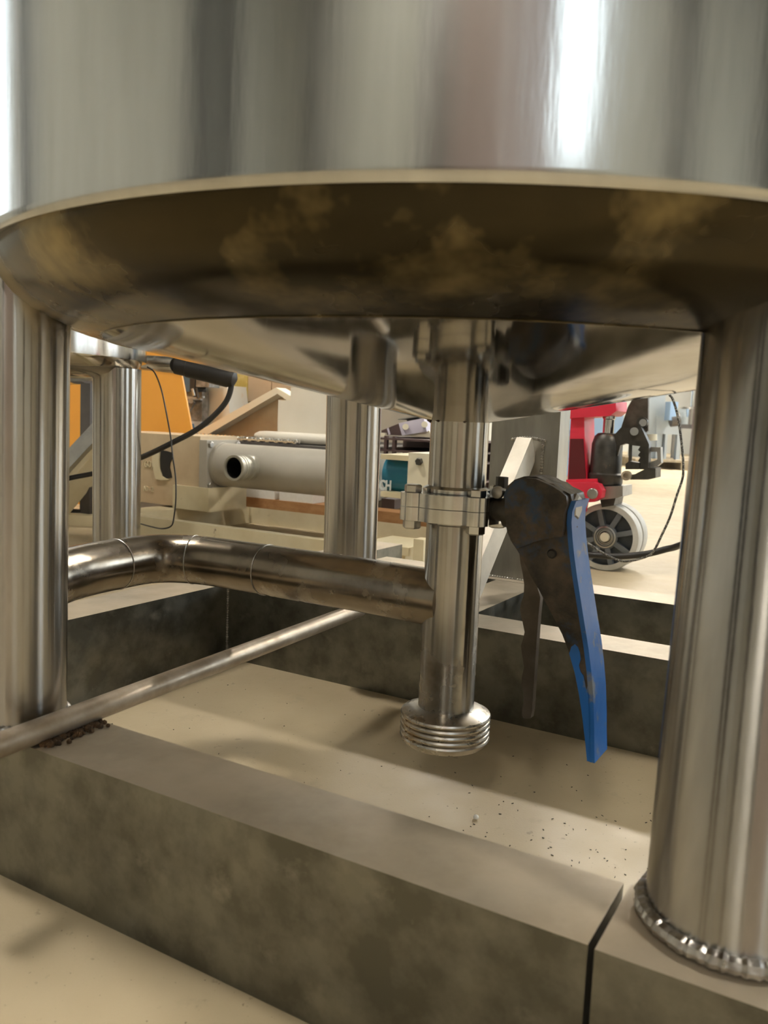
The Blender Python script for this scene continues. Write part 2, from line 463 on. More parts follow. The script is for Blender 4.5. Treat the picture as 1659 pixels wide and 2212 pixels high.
bm = BM(); torus(bm, (CX, CY, .4436), ZV, .325, .0009, 120, 6)
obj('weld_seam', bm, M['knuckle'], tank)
def leg_bm(a, b, r, n=64):          # tube with level ends, even when it leans a little
    bm = BM(); rings = []
    for k in range(9):
        c = a.lerp(b, k / 8)
        rings.append([bm.verts.new(c + Vector((math.cos(2 * PI * i / n), math.sin(2 * PI * i / n), 0)) * r) for i in range(n)])
    for A, B in zip(rings, rings[1:]):
        for i in range(n): bm.faces.new((A[i], A[(i + 1) % n], B[(i + 1) % n], B[i]))
    bm.faces.new(rings[0]); bm.faces.new(rings[-1])
    return bm
def bead(bm, c, R, r):                # lumpy weld bead lying on a level face
    n, m, ph = 260, 8, random.uniform(0, 9)
    rings = []
    for i in range(n):
        a = 2 * PI * i / n
        k = r * (1 + .09 * math.sin(58 * a + ph) + .07 * math.sin(17 * a) + .05 * math.sin(91 * a))
        e = Vector((math.cos(a), math.sin(a), 0))
        rings.append([bm.verts.new(c + ZV * r * 1.3 + e * (R + k * math.cos(2 * PI * j / m)) + ZV * k * math.sin(2 * PI * j / m)) for j in range(m)])
    for i in range(n):
        A, B = rings[i], rings[(i + 1) % n]
        for j in range(m): bm.faces.new((A[j], A[(j + 1) % m], B[(j + 1) % m], B[j]))
    return bm
LEGS = [((-.617, .449), (-.615, .453), .040), ((-.046, .475), (-.054, .556), .0465), ((-.636, 1.003), (-.620, .972), .0375), ((-.045, 1.03), (-.09, .96), .042)]
for (u0, v0), (u1, v1), r in LEGS:
    a, b = W(u0, v0, ZB + .0006), W(u1, v1, .478)
    if (u0, v0) == (-.617, .449): b = W(u1, v1, .4925)
    lg = obj('leg', leg_bm(a, b, r), M['leg'], tank)
    obj('weld_ring', bead(BM(), a, r + .001, .0046 if r > .043 else .0026), M['weld'], lg)
# drain nozzle
nz = obj('drain_nozzle', lathe(BM(), [(.0278, .3170), (.0280, .384), (.0284, .3895)], (CX, CY, 0), n=64), M['pipe'], tank)
bm = BM()
for i in range(46):
    a = 2 * PI * i / 46
    bmesh.ops.create_icosphere(bm, subdivisions=1, radius=.0016 + .0022 * random.random() ** 2,
                               matrix=Matrix.Translation((CX + .0283 * math.cos(a), CY + .0283 * math.sin(a), .3868 + random.uniform(-.0015, .0015))))
obj('weld_seam', bm, M['burnt'], nz, label='rusty weld round the nozzle')
obj('collar', lathe(BM(), [(.0275, .3170), (.0325, .3170), (.0325, .3205), (.0290, .3225), (.0279, .3230)], (CX, CY, 0), n=48, cap=False), M['valve'], nz)

# ------------------------------------------------------------------ base frame
fr = thing('base_frame', 'low stainless box section frame carrying the tank, with cross rod and braced post', 'frame', W(-.35, .75, 0))
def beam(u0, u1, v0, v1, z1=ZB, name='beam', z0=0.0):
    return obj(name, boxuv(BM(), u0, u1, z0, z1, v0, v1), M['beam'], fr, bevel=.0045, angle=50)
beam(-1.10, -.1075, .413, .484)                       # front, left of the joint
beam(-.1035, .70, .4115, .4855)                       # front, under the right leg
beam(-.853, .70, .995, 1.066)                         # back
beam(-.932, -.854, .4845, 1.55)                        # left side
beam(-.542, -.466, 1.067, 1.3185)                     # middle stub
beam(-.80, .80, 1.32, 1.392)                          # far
# post and brace
pb = W(-.50, 1.345, ZB)
obj('post', boxuv(BM(), -.575, -.455, ZB, .62, 1.342, 1.392), M['post'], fr, bevel=.003)
obj('brace', bar(BM(), W(-.507, 1.120, ZB + .012), W(-.507, 1.335, .345), .044, .026, UV), M['bracem'], fr, bevel=.003)
bm = BM()
for (u, z) in [(-.535 + .056 * i / 13, .356 + .004 * math.sin(PI * i / 13)) for i in range(14)] + [(-.4815, .353 - .05 * i / 11) for i in range(1, 12)]:
    bmesh.ops.create_icosphere(bm, subdivisions=1, radius=.0030, matrix=Matrix.Translation(W(u, 1.340, z)))
obj('weld_bead', bm, M['weld'], fr)
bm = BM()
for i in range(26):
    bmesh.ops.create_icosphere(bm, subdivisions=1, radius=.0022, matrix=Matrix.Translation(W(-.572 + .115 * i / 25, 1.341, ZB + .001)))
obj('weld_bead', bm, M['weld'], fr)
# cross rod with its burnt weld
obj('cross_rod', cyl(BM(), (-0.2955, 0.5887, 0.1282), (-0.0273, 1.1094, 0.1282), .0098, 32), M['rod'], fr)
bm = BM()
ra, rb = Vector((-0.2955, 0.5887, 0.1282)), Vector((-0.0273, 1.1094, 0.1282))
rd = (rb - ra).normalized()
for i in range(150):
    p = ra + rd * ((.420 + .062 * random.random() - ra.dot(VV)) / rd.dot(VV))
    p += UV * abs(random.gauss(.007, .005))
    if p.dot(VV) < .416: continue
    bmesh.ops.create_icosphere(bm, subdivisions=1, radius=.0014 + .0018 * random.random(), matrix=Matrix.Translation((p.x, p.y, ZB + .0012)))
obj('burnt_weld', bm, M['burnt'], fr)
bm = BM()
for i in range(30):
    bmesh.ops.create_icosphere(bm, subdivisions=1, radius=.0016 + .001 * random.random(),
                               matrix=Matrix.Translation(W(-.8535, .9945, .004 + .11 * i / 29)))
obj('weld_bead', bm, M['weld'], fr)

# ------------------------------------------------------------------ butterfly valve
FZ0, FZM, FZ1 = .2905, .3035, .3165
vp = Vector((CX, CY, 0))
valve = thing('butterfly_valve', 'flanged steel butterfly valve with a greasy blue squeeze handle below the tank', 'valve', (CX, CY, FZ0))
BOLT = [math.radians(a) for a in (-160, -70, 20, 110)]
def flange(z0, z1):
    bm = BM(); n = 120; poly = []
    for i in range(n):
        a = 2 * PI * i / n
        r = .0462
        for b in BOLT:
            d = (a - b + PI) % (2 * PI) - PI
            if abs(d) < .30:
                q = .0440 * math.cos(d) + math.sqrt(max(0, .0125 ** 2 - (.0440 * math.sin(d)) ** 2)) if abs(.0440 * math.sin(d)) < .0125 else 0
                r = max(r, q)
        poly.append((CX + r * math.cos(a), CY + r * math.sin(a)))
    A = [bm.verts.new((x, y, z0)) for x, y in poly]; B = [bm.verts.new((x, y, z1)) for x, y in poly]
    bm.faces.new(A[::-1]); bm.faces.new(B)
    for i in range(n): bm.faces.new((A[i], A[(i + 1) % n], B[(i + 1) % n], B[i]))
    bmesh.ops.bevel(bm, geom=[e for e in bm.edges if len(e.link_faces) == 2 and e.calc_face_angle(0) > 1.2], offset=.0012, segments=2, affect='EDGES')
    return bm
obj('flange_plate', flange(FZ0, FZM - .0003), M['valve'], valve)
obj('flange_plate', flange(FZM + .0003, FZ1), M['valve'], valve)
obj('gasket', lathe(BM(), [(.0395, FZM - .0008), (.0395, FZM + .0008)], vp, n=64), M['black'], valve)
for b in BOLT:
    c = vp + Vector((math.cos(b), math.sin(b), 0)) * .0450
    o = obj('bolt', hexhead(BM(), c + ZV * FZ1, ZV, .0085, .0075), M['valve'], valve)
    obj('nut', hexhead(BM(), c + ZV * FZ0, -ZV, .0088, .0085), M['valve'], o)
HV = .720                        # front face of the handle plate (v)
HT = .038
sp = vp + UV * .036 - VV * .004 + ZV * .3045
obj('stem', lathe(BM(), [(.011, 0), (.011, .016), (.016, .018), (.016, .034)], sp, UV, 32), M['jack'], valve)
obj('stop_screw', lathe(BM(), [(.0035, 0), (.0035, .012), (.006, .0125), (.0055, .017), (.002, .019)], (0.1109, 0.7859, 0.3210), (-VV), 16), M['galv'], valve)
obj('set_screw', lathe(BM(), [(.006, 0), (.006, .016)], (0.1119, 0.8084, 0.3173), ZV, 6), M['jack'], valve)
side = [(-0.2931, 0.3190), (-0.2900, 0.3277), (-0.2832, 0.3342), (-0.2745, 0.3377), (-0.2632, 0.3381), (-0.2570, 0.3361), (-0.2516, 0.3336), (-0.2464, 0.3327), (-0.2411, 0.3290), (-0.2351, 0.3270), (-0.2307, 0.3249), (-0.2287, 0.3194), (-0.2314, 0.3101), (-0.2316, 0.3003), (-0.2299, 0.2873), (-0.2271, 0.2710), (-0.2229, 0.2509), (-0.2182, 0.2307), (-0.2135, 0.2106), (-0.2088, 0.1905), (-0.2049, 0.1702), (-0.2018, 0.1497), (-0.1993, 0.1249), (-0.1981, 0.1081), (-0.1964, 0.0888), (-0.1997, 0.0889), (-0.2027, 0.1070), (-0.2066, 0.1275), (-0.2109, 0.1479), (-0.2165, 0.1680), (-0.2232, 0.1858), (-0.2300, 0.1995), (-0.2372, 0.2110), (-0.2454, 0.2233), (-0.2546, 0.2373), (-0.2623, 0.2477), (-0.2697, 0.2600), (-0.2766, 0.2695), (-0.2824, 0.2765), (-0.2875, 0.2854), (-0.2909, 0.2979), (-0.2934, 0.3083)]
hb = obj('handle', prism(BM(), side, HV, HV + HT), M['grip'], valve, bevel=.0012, angle=40, label='greasy dark handle side')
# blue spine: follows the outer edge of the handle
spine = [(-0.2287, 0.3194), (-0.2314, 0.3101), (-0.2316, 0.3003), (-0.2299, 0.2873), (-0.2271, 0.2710), (-0.2229, 0.2509), (-0.2182, 0.2307), (-0.2135, 0.2106), (-0.2088, 0.1905), (-0.2049, 0.1702), (-0.2018, 0.1497), (-0.1993, 0.1249), (-0.1981, 0.1081), (-0.1964, 0.0888)]
bm = BM()
outer = [(u + .0038, z) for u, z in spine]
prism(bm, [(u - .0006, z) for u, z in spine] + outer[::-1], HV - .0008, HV + HT + .0008)
obj('blue_spine', bm, M['blue'], hb, bevel=.0010, angle=40, label='blue outer face of the handle')
tip = [(-0.1965, 0.0896), (-0.1996, 0.0893), (-0.2022, 0.1054), (-0.2061, 0.1267), (-0.2105, 0.1470), (-0.2160, 0.1671), (-0.2222, 0.1833), (-0.2205, 0.1899), (-0.2177, 0.1925), (-0.2147, 0.1905), (-0.2127, 0.1859), (-0.2114, 0.1802), (-0.2127, 0.1741), (-0.2107, 0.1685), (-0.2079, 0.1657), (-0.2063, 0.1593), (-0.2046, 0.1529), (-0.2033, 0.1590), (-0.2019, 0.1500), (-0.1999, 0.1336), (-0.1980, 0.1085)]
obj('blue_tip', prism(BM(), tip, .7192, .7208), M['blue'], hb, angle=40, label='bare blue lower grip')
hub = [(-0.2887, 0.3175), (-0.2852, 0.3275), (-0.2789, 0.3338), (-0.2703, 0.3369), (-0.2607, 0.3368), (-0.2537, 0.3344), (-0.2450, 0.3314), (-0.2380, 0.3278), (-0.2318, 0.3235), (-0.2305, 0.3162), (-0.2333, 0.3070), (-0.2329, 0.2956), (-0.2337, 0.2881), (-0.2488, 0.2844), (-0.2614, 0.2793), (-0.2743, 0.2727), (-0.2810, 0.2796), (-0.2852, 0.2903), (-0.2883, 0.3048)]
obj('hub_housing', prism(BM(), hub, .7125, .7215), M['grip'], hb, bevel=.003, angle=60)
obj('pivot_pin', lathe(BM(), [(.0042, 0), (.0042, .002), (.003, .003)], (0.1516, 0.7454, 0.2707), (-VV), 20), M['black'], hb)
obj('end_nut', lathe(BM(), [(.012, 0), (.0125, .002), (.0125, .006), (.010, .008)], (0.1666, 0.7529, 0.3129), UV, 6), M['galv'], hb)
obj('end_nut', lathe(BM(), [(.0035, 0), (.004, .004), (.002, .0055)], (0.1684, 0.7518, 0.2939), UV, 12), M['black'], hb)
lev = [(-0.2851, 0.2699), (-0.2823, 0.2548), (-0.2793, 0.2441), (-0.2773, 0.2346), (-0.2771, 0.2244), (-0.2794, 0.2160), (-0.2799, 0.2093), (-0.2770, 0.1999), (-0.2740, 0.1891), (-0.2754, 0.1813), (-0.2769, 0.1752), (-0.2750, 0.1665), (-0.2724, 0.1556), (-0.2741, 0.1453), (-0.2741, 0.1381), (-0.2713, 0.1295), (-0.2708, 0.1219), (-0.2721, 0.1125), (-0.2713, 0.1067), (-0.2684, 0.1055), (-0.2629, 0.1072), (-0.2620, 0.1147), (-0.2618, 0.1486), (-0.2617, 0.1756), (-0.2614, 0.2068), (-0.2607, 0.2246), (-0.2651, 0.2363), (-0.2702, 0.2453), (-0.2745, 0.2557), (-0.2780, 0.2685)]
obj('squeeze_lever', prism(BM(), lev, .744, .752), M['lever'], valve, bevel=.0008, angle=40, label='wavy dark squeeze lever')

# ------------------------------------------------------------------ drain pipe below the valve
PX = CX
drain = thing('drain_pipe', 'stainless tee pipe with threaded end hanging under the valve and curved side branch', 'pipe', (PX, CY, .068))
pp = Vector((PX, CY, 0))
obj('down_pipe', lathe(BM(), [(.0275, .092), (.0275, FZ0 - .0045), (.0305, FZ0 - .003), (.0305, FZ0 - .0004)], pp, n=64), M['pipe'], drain, label='vertical drain pipe')
prof = [(.0275, .1045), (.0345, .1035), (.0415, .1000)]
z = .0990
for i in range(5):
    prof += [(.0438, z), (.0446, z - .0018), (.0438, z - .0036), (.0420, z - .0046)]
    z -= .0056
prof += [(.0415, .0705), (.040, .0685), (.030, .0685), (.030, .085)]
obj('threaded_end', lathe(BM(), prof, pp, n=72, cap=False), M['thread'], drain, label='threaded pipe end with dirty shoulder', angle=20)
bp = [(PX - .004, CY, .2110), (-0.0209, 0.8666, 0.2110), (-0.0930, 0.9080, 0.2110), (-0.1605, 0.9472, 0.2110), (-0.2193, 0.9738, 0.2110), (-0.2642, 0.9695, 0.2110), (-0.2958, 0.9253, 0.2110), (-0.3216, 0.8695, 0.2110), (-.345, .785, .2110), (-.42, .745, .2110)]
br = obj('side_branch', sweep(BM(), bp, .0282, 40, 8), M['branch'], drain, label='tarnished swan-neck side branch')
P = catmull(bp, 8)
for i in (32, 48, 20):
    d = P[i + 1] - P[i - 1]
    bm = BM(); torus(bm, P[i], d, .0283, .0007, 48, 6); obj('weld_seam', bm, M['weld'], br)

# ------------------------------------------------------------------ second tank, back left
T2 = Vector((-1.0, 2.0, 0))
tank2 = thing('stainless_tank', 'second stainless tank at the left behind the front leg, mostly hidden', 'tank', (T2.x, T2.y, 0))
R2 = .491
obj('shell', lathe(BM(), [(.405, R2 + .002), (.4145, R2), (.415, R2 + .004), (.415, R2 + .02), (.415, R2 + .5), (.415, 1.2), (.405, 1.2), (.405, R2 + .03)], T2, n=128, cap=False), M['leg'], tank2)
obj('conical_bottom', lathe(BM(), [(.03, .40), (.33, .445), (.38, .458), (.398, .474), (.405, R2 + .003)], T2, n=128, cap=False), M['dome'], tank2, angle=60)
for a, r in ((-5, .054), (125, .054), (240, .054)):
    a = math.radians(a)
    q = T2 + Vector((math.cos(a), math.sin(a), 0)) * .374
    obj('leg', cyl(BM(), q, q + ZV * .470, r, 64), M['leg'], tank2)
# sensor stub with black plug and cable
plug = thing('sensor_plug', 'steel sensor stub with black plug and thick black cable below the orange cabinet top', 'sensor', (-0.5754, 2.1600, 0.4901))
obj('stub', cyl(BM(), (-0.6735, 2.3200, 0.5042), (-0.5158, 2.0800, 0.4889), .0200, 32), M['pipe'], plug)
obj('plug_body', lathe(BM(), [(.016, 0), (.022, .002), (.022, .030), (.0235, .032), (.0235, .088), (.024, .09), (.024, .135), (.018, .150), (.006, .156)], (-0.5153, 2.0600, 0.4888), (Vector((-0.3860, 2.0400, 0.4632)) - Vector((-0.5153, 2.0600, 0.4888))), 32), M['black'], plug, label='black plug body')
cab = [(-0.3960, 2.0450, 0.4708), (-0.3804, 2.0400, 0.4602), (-0.3778, 2.0400, 0.4384), (-0.3894, 2.0400, 0.4049), (-0.4177, 2.0400, 0.3707), (-0.4583, 2.0400, 0.3358), (-0.5163, 2.0500, 0.3032), (-0.5976, 2.1000, 0.2651), (-0.7174, 2.2600, 0.2243), (-0.8002, 2.3200, 0.1982), (-0.8629, 2.3000, 0.1831), (-0.9309, 2.2800, 0.1605)]
obj('cable', sweep(BM(), cab, .0068, 14, 8), M['black'], plug, label='thick black cable')
wire = [(-0.5732, 2.0200, 0.4798), (-0.5555, 2.0200, 0.4665), (-0.5398, 2.0200, 0.4291), (-0.5231, 2.0000, 0.3806), (-0.5115, 2.0000, 0.3213), (-0.5030, 1.9900, 0.2729), (-0.4958, 1.9900, 0.2239), (-0.4917, 1.9800, 0.1756), (-0.4955, 1.9800, 0.1314), (-0.5018, 1.9800, 0.1080), (-0.5263, 1.9900, 0.0990), (-0.5746, 2.0600, 0.0934), (-0.6312, 2.1600, 0.0853), (-0.6734, 2.2200, 0.0771)]
tag(obj('thin_wire', sweep(BM(), wire, .0018, 8, 8), M['black']), 'thin black wire hanging in a loop before the grey tube', 'wire')

# ------------------------------------------------------------------ orange cabinet
oc = thing('orange_cabinet', 'tall orange powder coated cabinet with slanting side behind the polished tank leg', 'cabinet', W(-2.3, 2.19, 0))
op = [(-2.7946, -0.1254), (-2.7893, 0.6880), (-2.1768, 0.6761), (-2.0650, 0.2578), (-2.3357, 0.2438), (-2.3326, -0.0771)]
obj('body', prism(BM(), op, 2.215, 2.222), M['orange'], oc, bevel=.001, angle=40)
op = [(-2.4362, 0.6789), (-2.4356, 0.5727), (-2.2490, 0.5626), (-1.9843, 0.5222), (-2.0332, 0.6711)]
obj('top_hood', prism(BM(), op, 2.195, 2.214), M['orange'], oc, bevel=.001, angle=40)

# ------------------------------------------------------------------ steel stand at far left
st = thing('braced_stand', 'dark steel post with a pale diagonal brace at far left behind the tank legs', 'stand', (-0.7822, 2.2149, 0.0300))
obj('post', bar(BM(), (-0.9545, 2.7200, -0.0435), (-0.9503, 2.7200, 0.5079), .045, .045, VV), M['dark'], st, bevel=.003)
obj('brace', bar(BM(), (-1.0571, 2.6600, 0.0427), (-0.8884, 2.6600, 0.2550), .045, .10, VV), M['cream'], st, bevel=.003, label='cream diagonal brace')
obj('brace_cap', bar(BM(), (-1.0448, 2.6300, 0.1298), (-0.8785, 2.6300, 0.3124), .050, .055, VV), M['galv'], st, bevel=.002, label='grey top face of the brace')
obj('foot', boxw(BM(), -1.35, -.90, 2.66, 2.78, 0, .035), M['cream'], st, bevel=.003)
for yy in (1106, 1131):
    obj('rung', bar(BM(), (-1.0509, 2.7200, 0.0376) if yy == 1106 else (-1.0510, 2.7200, -0.0018), (-0.9666, 2.7200, 0.0350) if yy == 1106 else (-0.9666, 2.7200, 0.0016), .02, .02), M['black'], st)

# ------------------------------------------------------------------ cream machine bed with pump
TV0, TV1 = 1.75, 2.30
bed = thing('machine_bed', 'low cream painted steel bed frame on the floor behind the back beam', 'frame', W(-1.4, 2.0, 0))
def bx(name, parent, m, u0, u1, z0, z1, v0, v1, bevel=.003, label=None):
    return obj(name, boxuv(BM(), u0, u1, z0, z1, v0, v1), m, parent, bevel=bevel, label=label, angle=40)
bx('front_rail', bed, M['cream'], -1.86, -1.02, 0, .068, TV0, TV0 + .030)
bx('back_rail', bed, M['cream'], -2.15, -.98, .0, .075, TV1 - .03, TV1)
bx('cross_rail', bed, M['cream'], -1.95, -1.86, .0, .075, TV0, TV1 - .03)
obj('diagonal_rail', bar(BM(), (-0.8103, 2.6235, 0.0319), (-0.4874, 2.8984, 0.0595), .05, .022), M['cream'], bed, bevel=.002)
bx('end_rail', bed, M['cream'], -1.02, -.955, .0, .062, TV0, TV1)
bx('end_plate', bed, M['cream'], -1.06, -.93, .062, .082, TV0 - .03, TV0 + .12)
bx('end_foot', bed, M['cream'], -0.9127, -0.8861, 0.0310, 0.1066, 1.71, 1.745)
bx('lug', bed, M['dark'], -2.0227, -2.0099, 0.0112, 0.0306, 2.20, 2.22, .001)

tag(bx('wood_board', None, M['wood'], -2.02, -.90, .077, .108, 2.125, 2.205, .002), 'long brown wooden board lying across the cream bed', 'board')
for k, (x0, x1, y0, y1, lb) in enumerate(((456, 522, 1050, 1077, 'white foam block nearest the cream casting, under the grey tube'), (560, 628, 1056, 1082, 'middle white foam block under the grey tube'), (632, 704, 1062, 1084, 'rough white foam block beside the polished back leg'))):
    o = obj('foam_block', BM(), M['foam']) if False else None
for lb, (a0, a1) in zip(('white foam block nearest the cream casting, under the grey tube', 'middle white foam block under the grey tube', 'white foam block beside the back tank leg, under the grey tube'),
                        ((-1.965, -1.845), (-1.765, -1.645), (-1.625, -1.495))):
    tag(bx('foam_block', None, M['foam'], a0, a1, .1085, .150, 2.13, 2.20, .004), lb, 'foam block', 'foam blocks under the tube')

pump = thing('tube_pump', 'grey beige tube pump with open threaded port and cream cast foot on the bed', 'pump', W(-1.5, 2.0, .075))
PV, PZ, PR = 2.0, (-0.3854, 2.4804, 0.2177)[2], .0665
obj('tube', lathe(BM(), [(PR, 0), (PR, .560)], W(-1.745, PV, PZ), UV, 64), M['greyp'], pump, label='smooth grey beige tube')
obj('end_band', lathe(BM(), [(PR + .002, 0), (PR + .002, .012)], W(-1.745, PV, PZ), UV, 64), M['greyp'], pump)
hz = PR + .008
obj('square_flange', boxuv(BM(), -1.775, -1.745, PZ - hz, PZ + hz, PV - hz, PV + hz), M['greyp'], pump, bevel=.008, angle=40)
for sz in (-1, 1):
    for sv in (-1, 1):
        obj('flange_bolt', hexhead(BM(), W(-1.745, PV + sv * (hz - .013), PZ + sz * (hz - .013)), UV, .010, .009), M['galv'], pump)
pa = W(-1.585, PV, PZ + .004); pd = (-VV)
port = obj('port', lathe(BM(), [(.036, .055), (.036, .080), (.031, .084), (.031, .104), (.038, .106), (.038, .113), (.0355, .1145), (.038, .116), (.038, .123), (.0355, .1245), (.038, .126), (.038, .138), (.0365, .140), (.0305, .140), (.0305, .07)], pa, pd, 48, cap=False), M['portm'], pump, label='open threaded port')
obj('port_bore', lathe(BM(), [(.0302, .072), (.0302, .134)], pa, pd, 32, cap=False), M['black'], port)
obj('port_bottom', lathe(BM(), [(.0306, .072), (.0306, .074)], pa, pd, 32), M['black'], port)
cast = obj('cast_housing', boxuv(BM(), -2.16, -1.776, .082, PZ + .085, 1.93, 2.10), M['tan'], pump, bevel=.015, angle=40, label='tan cast bearing housing')
hp_ = [(-1.9355, 0.2530), (-1.9118, 0.2514), (-1.8883, 0.2470), (-1.8899, 0.2268), (-1.8975, 0.2148), (-1.8993, 0.2003), (-1.8931, 0.1834), (-1.8890, 0.1693), (-1.9105, 0.1649), (-1.9265, 0.1724), (-1.9367, 0.1950), (-1.9391, 0.2238)]
obj('opening', prism(BM(), hp_, 1.9270, 1.9310), M['black'], cast, angle=40, label='dark opening in the casting')
rim_ = [(-1.9684, 0.2512), (-1.9385, 0.2528), (-1.9421, 0.2236), (-1.9397, 0.1947), (-1.9275, 0.1709), (-1.8997, 0.1627), (-1.9312, 0.1575), (-1.9553, 0.1616), (-1.9656, 0.1887), (-1.9721, 0.2247)]
obj('opening_lip', prism(BM(), rim_, 1.9240, 1.931), M['cream'], cast, angle=40, bevel=.001)
obj('cast_foot', boxuv(BM(), -1.872, -1.725, .078, PZ - PR - .002, 1.915, 2.09), M['cream'], pump, bevel=.004, angle=40, label='cream foot block')

def lettering(name, txt, p, size, m, parent, extr=.0008, sx=1.0, bold=0.0, rot=(PI / 2, 0, -.527), label=None):
    cu = bpy.data.curves.new(name, 'FONT'); cu.body = txt; cu.size = size; cu.extrude = extr; cu.offset = bold
    tmp = bpy.data.objects.new(name, cu); COL.objects.link(tmp)
    me = bpy.data.meshes.new_from_object(tmp); bpy.data.objects.remove(tmp)
    me.materials.clear(); me.materials.append(m)
    o = bpy.data.objects.new(name, me); COL.objects.link(o); o.parent = parent
    o.location = Vector(p) - root_loc(parent); o.rotation_euler = rot; o.scale = (sx, 1, 1)
    if label: o['label'] = label
    return o
lettering('lettering', '(60)', (-0.7749, 2.6827, 0.1954), .030, M['cream'], cast, .0012)
lettering('lettering', '10 -2', (-0.7707, 2.6803, 0.1189), .022, M['cream'], cast, .0012)

# motor and bracket
mot = thing('blue_motor', 'teal blue cylindrical drive motor with pale lettering between leg and drain pipe', 'motor', W(-1.05, 2.0, .10))
mz = (0.0212, 2.2206, 0.2305)[2]
obj('body', lathe(BM(), [(.036, 0), (.050, .004), (.053, .02), (.053, .19), (.050, .235), (.044, .252), (.03, .254)], W(-1.150, 2.0, mz), UV, 64), M['teal'], mot)
obj('top_bar', boxuv(BM(), -1.1404, -1.0415, 0.2725, 0.2858, 1.93, 2.09), M['cream'], mot, bevel=.002)
obj('bottom_bar', boxuv(BM(), -1.1358, -1.0366, 0.1728, 0.1874, 1.93, 2.09), M['cream'], mot, bevel=.002)
lettering('lettering', 'SCH', (-0.0255, 2.2640, 0.1906), .036, M['letter'], mot, .001, .72, .0013)
brk = obj('bracket', boxuv(BM(), -1.0402, -0.9346, 0.1726, 0.2958, 1.90, 2.06), M['bone'], mot, bevel=.006, angle=40, label='bone white end bracket')
obj('bolt', hexhead(BM(), (0.0860, 2.1482, 0.2748), (-VV), .010, .010), M['jack'], brk)
obj('seat_block', boxuv(BM(), -1.1730, -1.1319, 0.1346, 0.1601, 2.0, 2.10), M['brown'], mot, bevel=.002)

# clutter on the row behind the tube
shelf = thing('metal_shelf', 'low dark metal shelf carrying the boxes behind the pump', 'shelf', W(-2.1, 2.6, 0))
bx('top', shelf, M['dark'], -2.75, -1.50, .2635, .2785, 2.26, 3.03)
for (a, b) in ((-2.74, 2.33), (-1.54, 2.33), (-2.74, 2.99), (-1.54, 2.99)):
    bx('leg', shelf, M['dark'], a, a + .03, 0, .2635, b, b + .03)
SZ = .2790
def sit(poly): # rest a polygon on the shelf top
    mz_ = min(z for u, z in poly)
    return [(u, SZ if abs(z - mz_) < .012 else z) for u, z in poly]
# roller chain lying behind the tube
ch = thing('roller_chain', 'shiny double roller chain lying on the shelf edge just behind the grey tube', 'chain', W(-1.9, 2.3, .279))
cr = None
A0, A1 = Vector((-0.7045, 3.0999, 0.2751)), Vector((-0.3064, 2.8682, 0.2816))
B0, B1 = Vector((-0.5970, 2.9876, 0.2661)), Vector((-0.3003, 2.8150, 0.2713))
for q in (A0, A1, B0, B1): q.z = SZ + .0086
for (p, q, n) in ((A0, A1, 14), (B0, B1, 10)):
    for i in range(n):
        c = p.lerp(q, i / (n - 1))
        if cr is None:
            bm = lathe(BM(), [(.0045, -.013), (.0085, -.012), (.0085, -.007), (.006, -.006), (.006, .006), (.0085, .007), (.0085, .012), (.0045, .013)], c, VV, 14)
            cr = obj('roller', bm, M['chrome'], ch); c0 = c
        else:
            o = cr.copy(); COL.objects.link(o); o.parent = ch; o.location = c - c0
    bm = BM()
    for i in range(n - 1):
        c, d = p.lerp(q, i / (n - 1)), p.lerp(q, (i + 1) / (n - 1))
        off = VV * (.0145 if i % 2 else .0165)
        for s in (-1, 1): bar(bm, c + off * s, d + off * s, .0025, .0045)
    obj('side_plates', bm, M['chrome'], ch)

wb_ = thing('white_box', 'small white square box with a rust stain behind the black cable', 'box', W(-2.3, 2.68, SZ))
p_ = [(-2.3899, 0.2635), (-2.4042, 0.4698), (-2.2743, 0.4813), (-2.2402, 0.2707)]
obj('body', prism(BM(), sit(p_), 2.62, 2.74), mat('stained_white_enamel', (.80, .77, .68), (.76, .73, .63), (.3, .4), 0, 4, third=(.72, .50, .27), tscale=9, tlo=.66, thi=.74), wb_, bevel=.004, angle=40)
bx('stain_hole', wb_, M['wood'], -2.3820, -2.3721, 0.4460, 0.4534, 2.618, 2.621, 0)
cb = thing('cardboard_box', 'brown cardboard box bound with yellowed tape above the slanted cream trough', 'box', W(-2.3, 2.9, SZ))
obj('body', boxuv(BM(), -2.5887, -2.1923, 0.4242, 0.5914, 2.80, 3.00), M['card'], cb, bevel=.003)
obj('tape_band', boxuv(BM(), -2.3952, -2.3147, 0.4210, 0.5951, 2.797, 3.003), M['tape'], cb)
obj('cushion_block', boxuv(BM(), -2.5686, -2.1965, 0.3482, 0.4247, 2.81, 2.98), M['dark'], cb, bevel=.003, label='dark block the box sits on')
uz = -2.5686, -2.1965, 0.3482, 0.4247
obj('support_block', boxuv(BM(), uz[0], uz[1], SZ, uz[2] + .001, 2.82, 2.97), M['dark'], cb, bevel=.003)
cb2 = thing('cardboard_box', 'paler cardboard box half hidden at the right of the taped one', 'box', W(-2.05, 2.9, SZ))
uz = -2.1881, -2.0425, 0.4687, 0.5919
obj('body', boxuv(BM(), uz[0], uz[1], SZ, uz[3], 2.80, 2.98), M['card'], cb2, bevel=.003)
obj('flap', boxuv(BM(), uz[0] + .004, uz[1] - .004, uz[3], uz[3] + .004, 2.82, 2.95), M['card'], cb2)

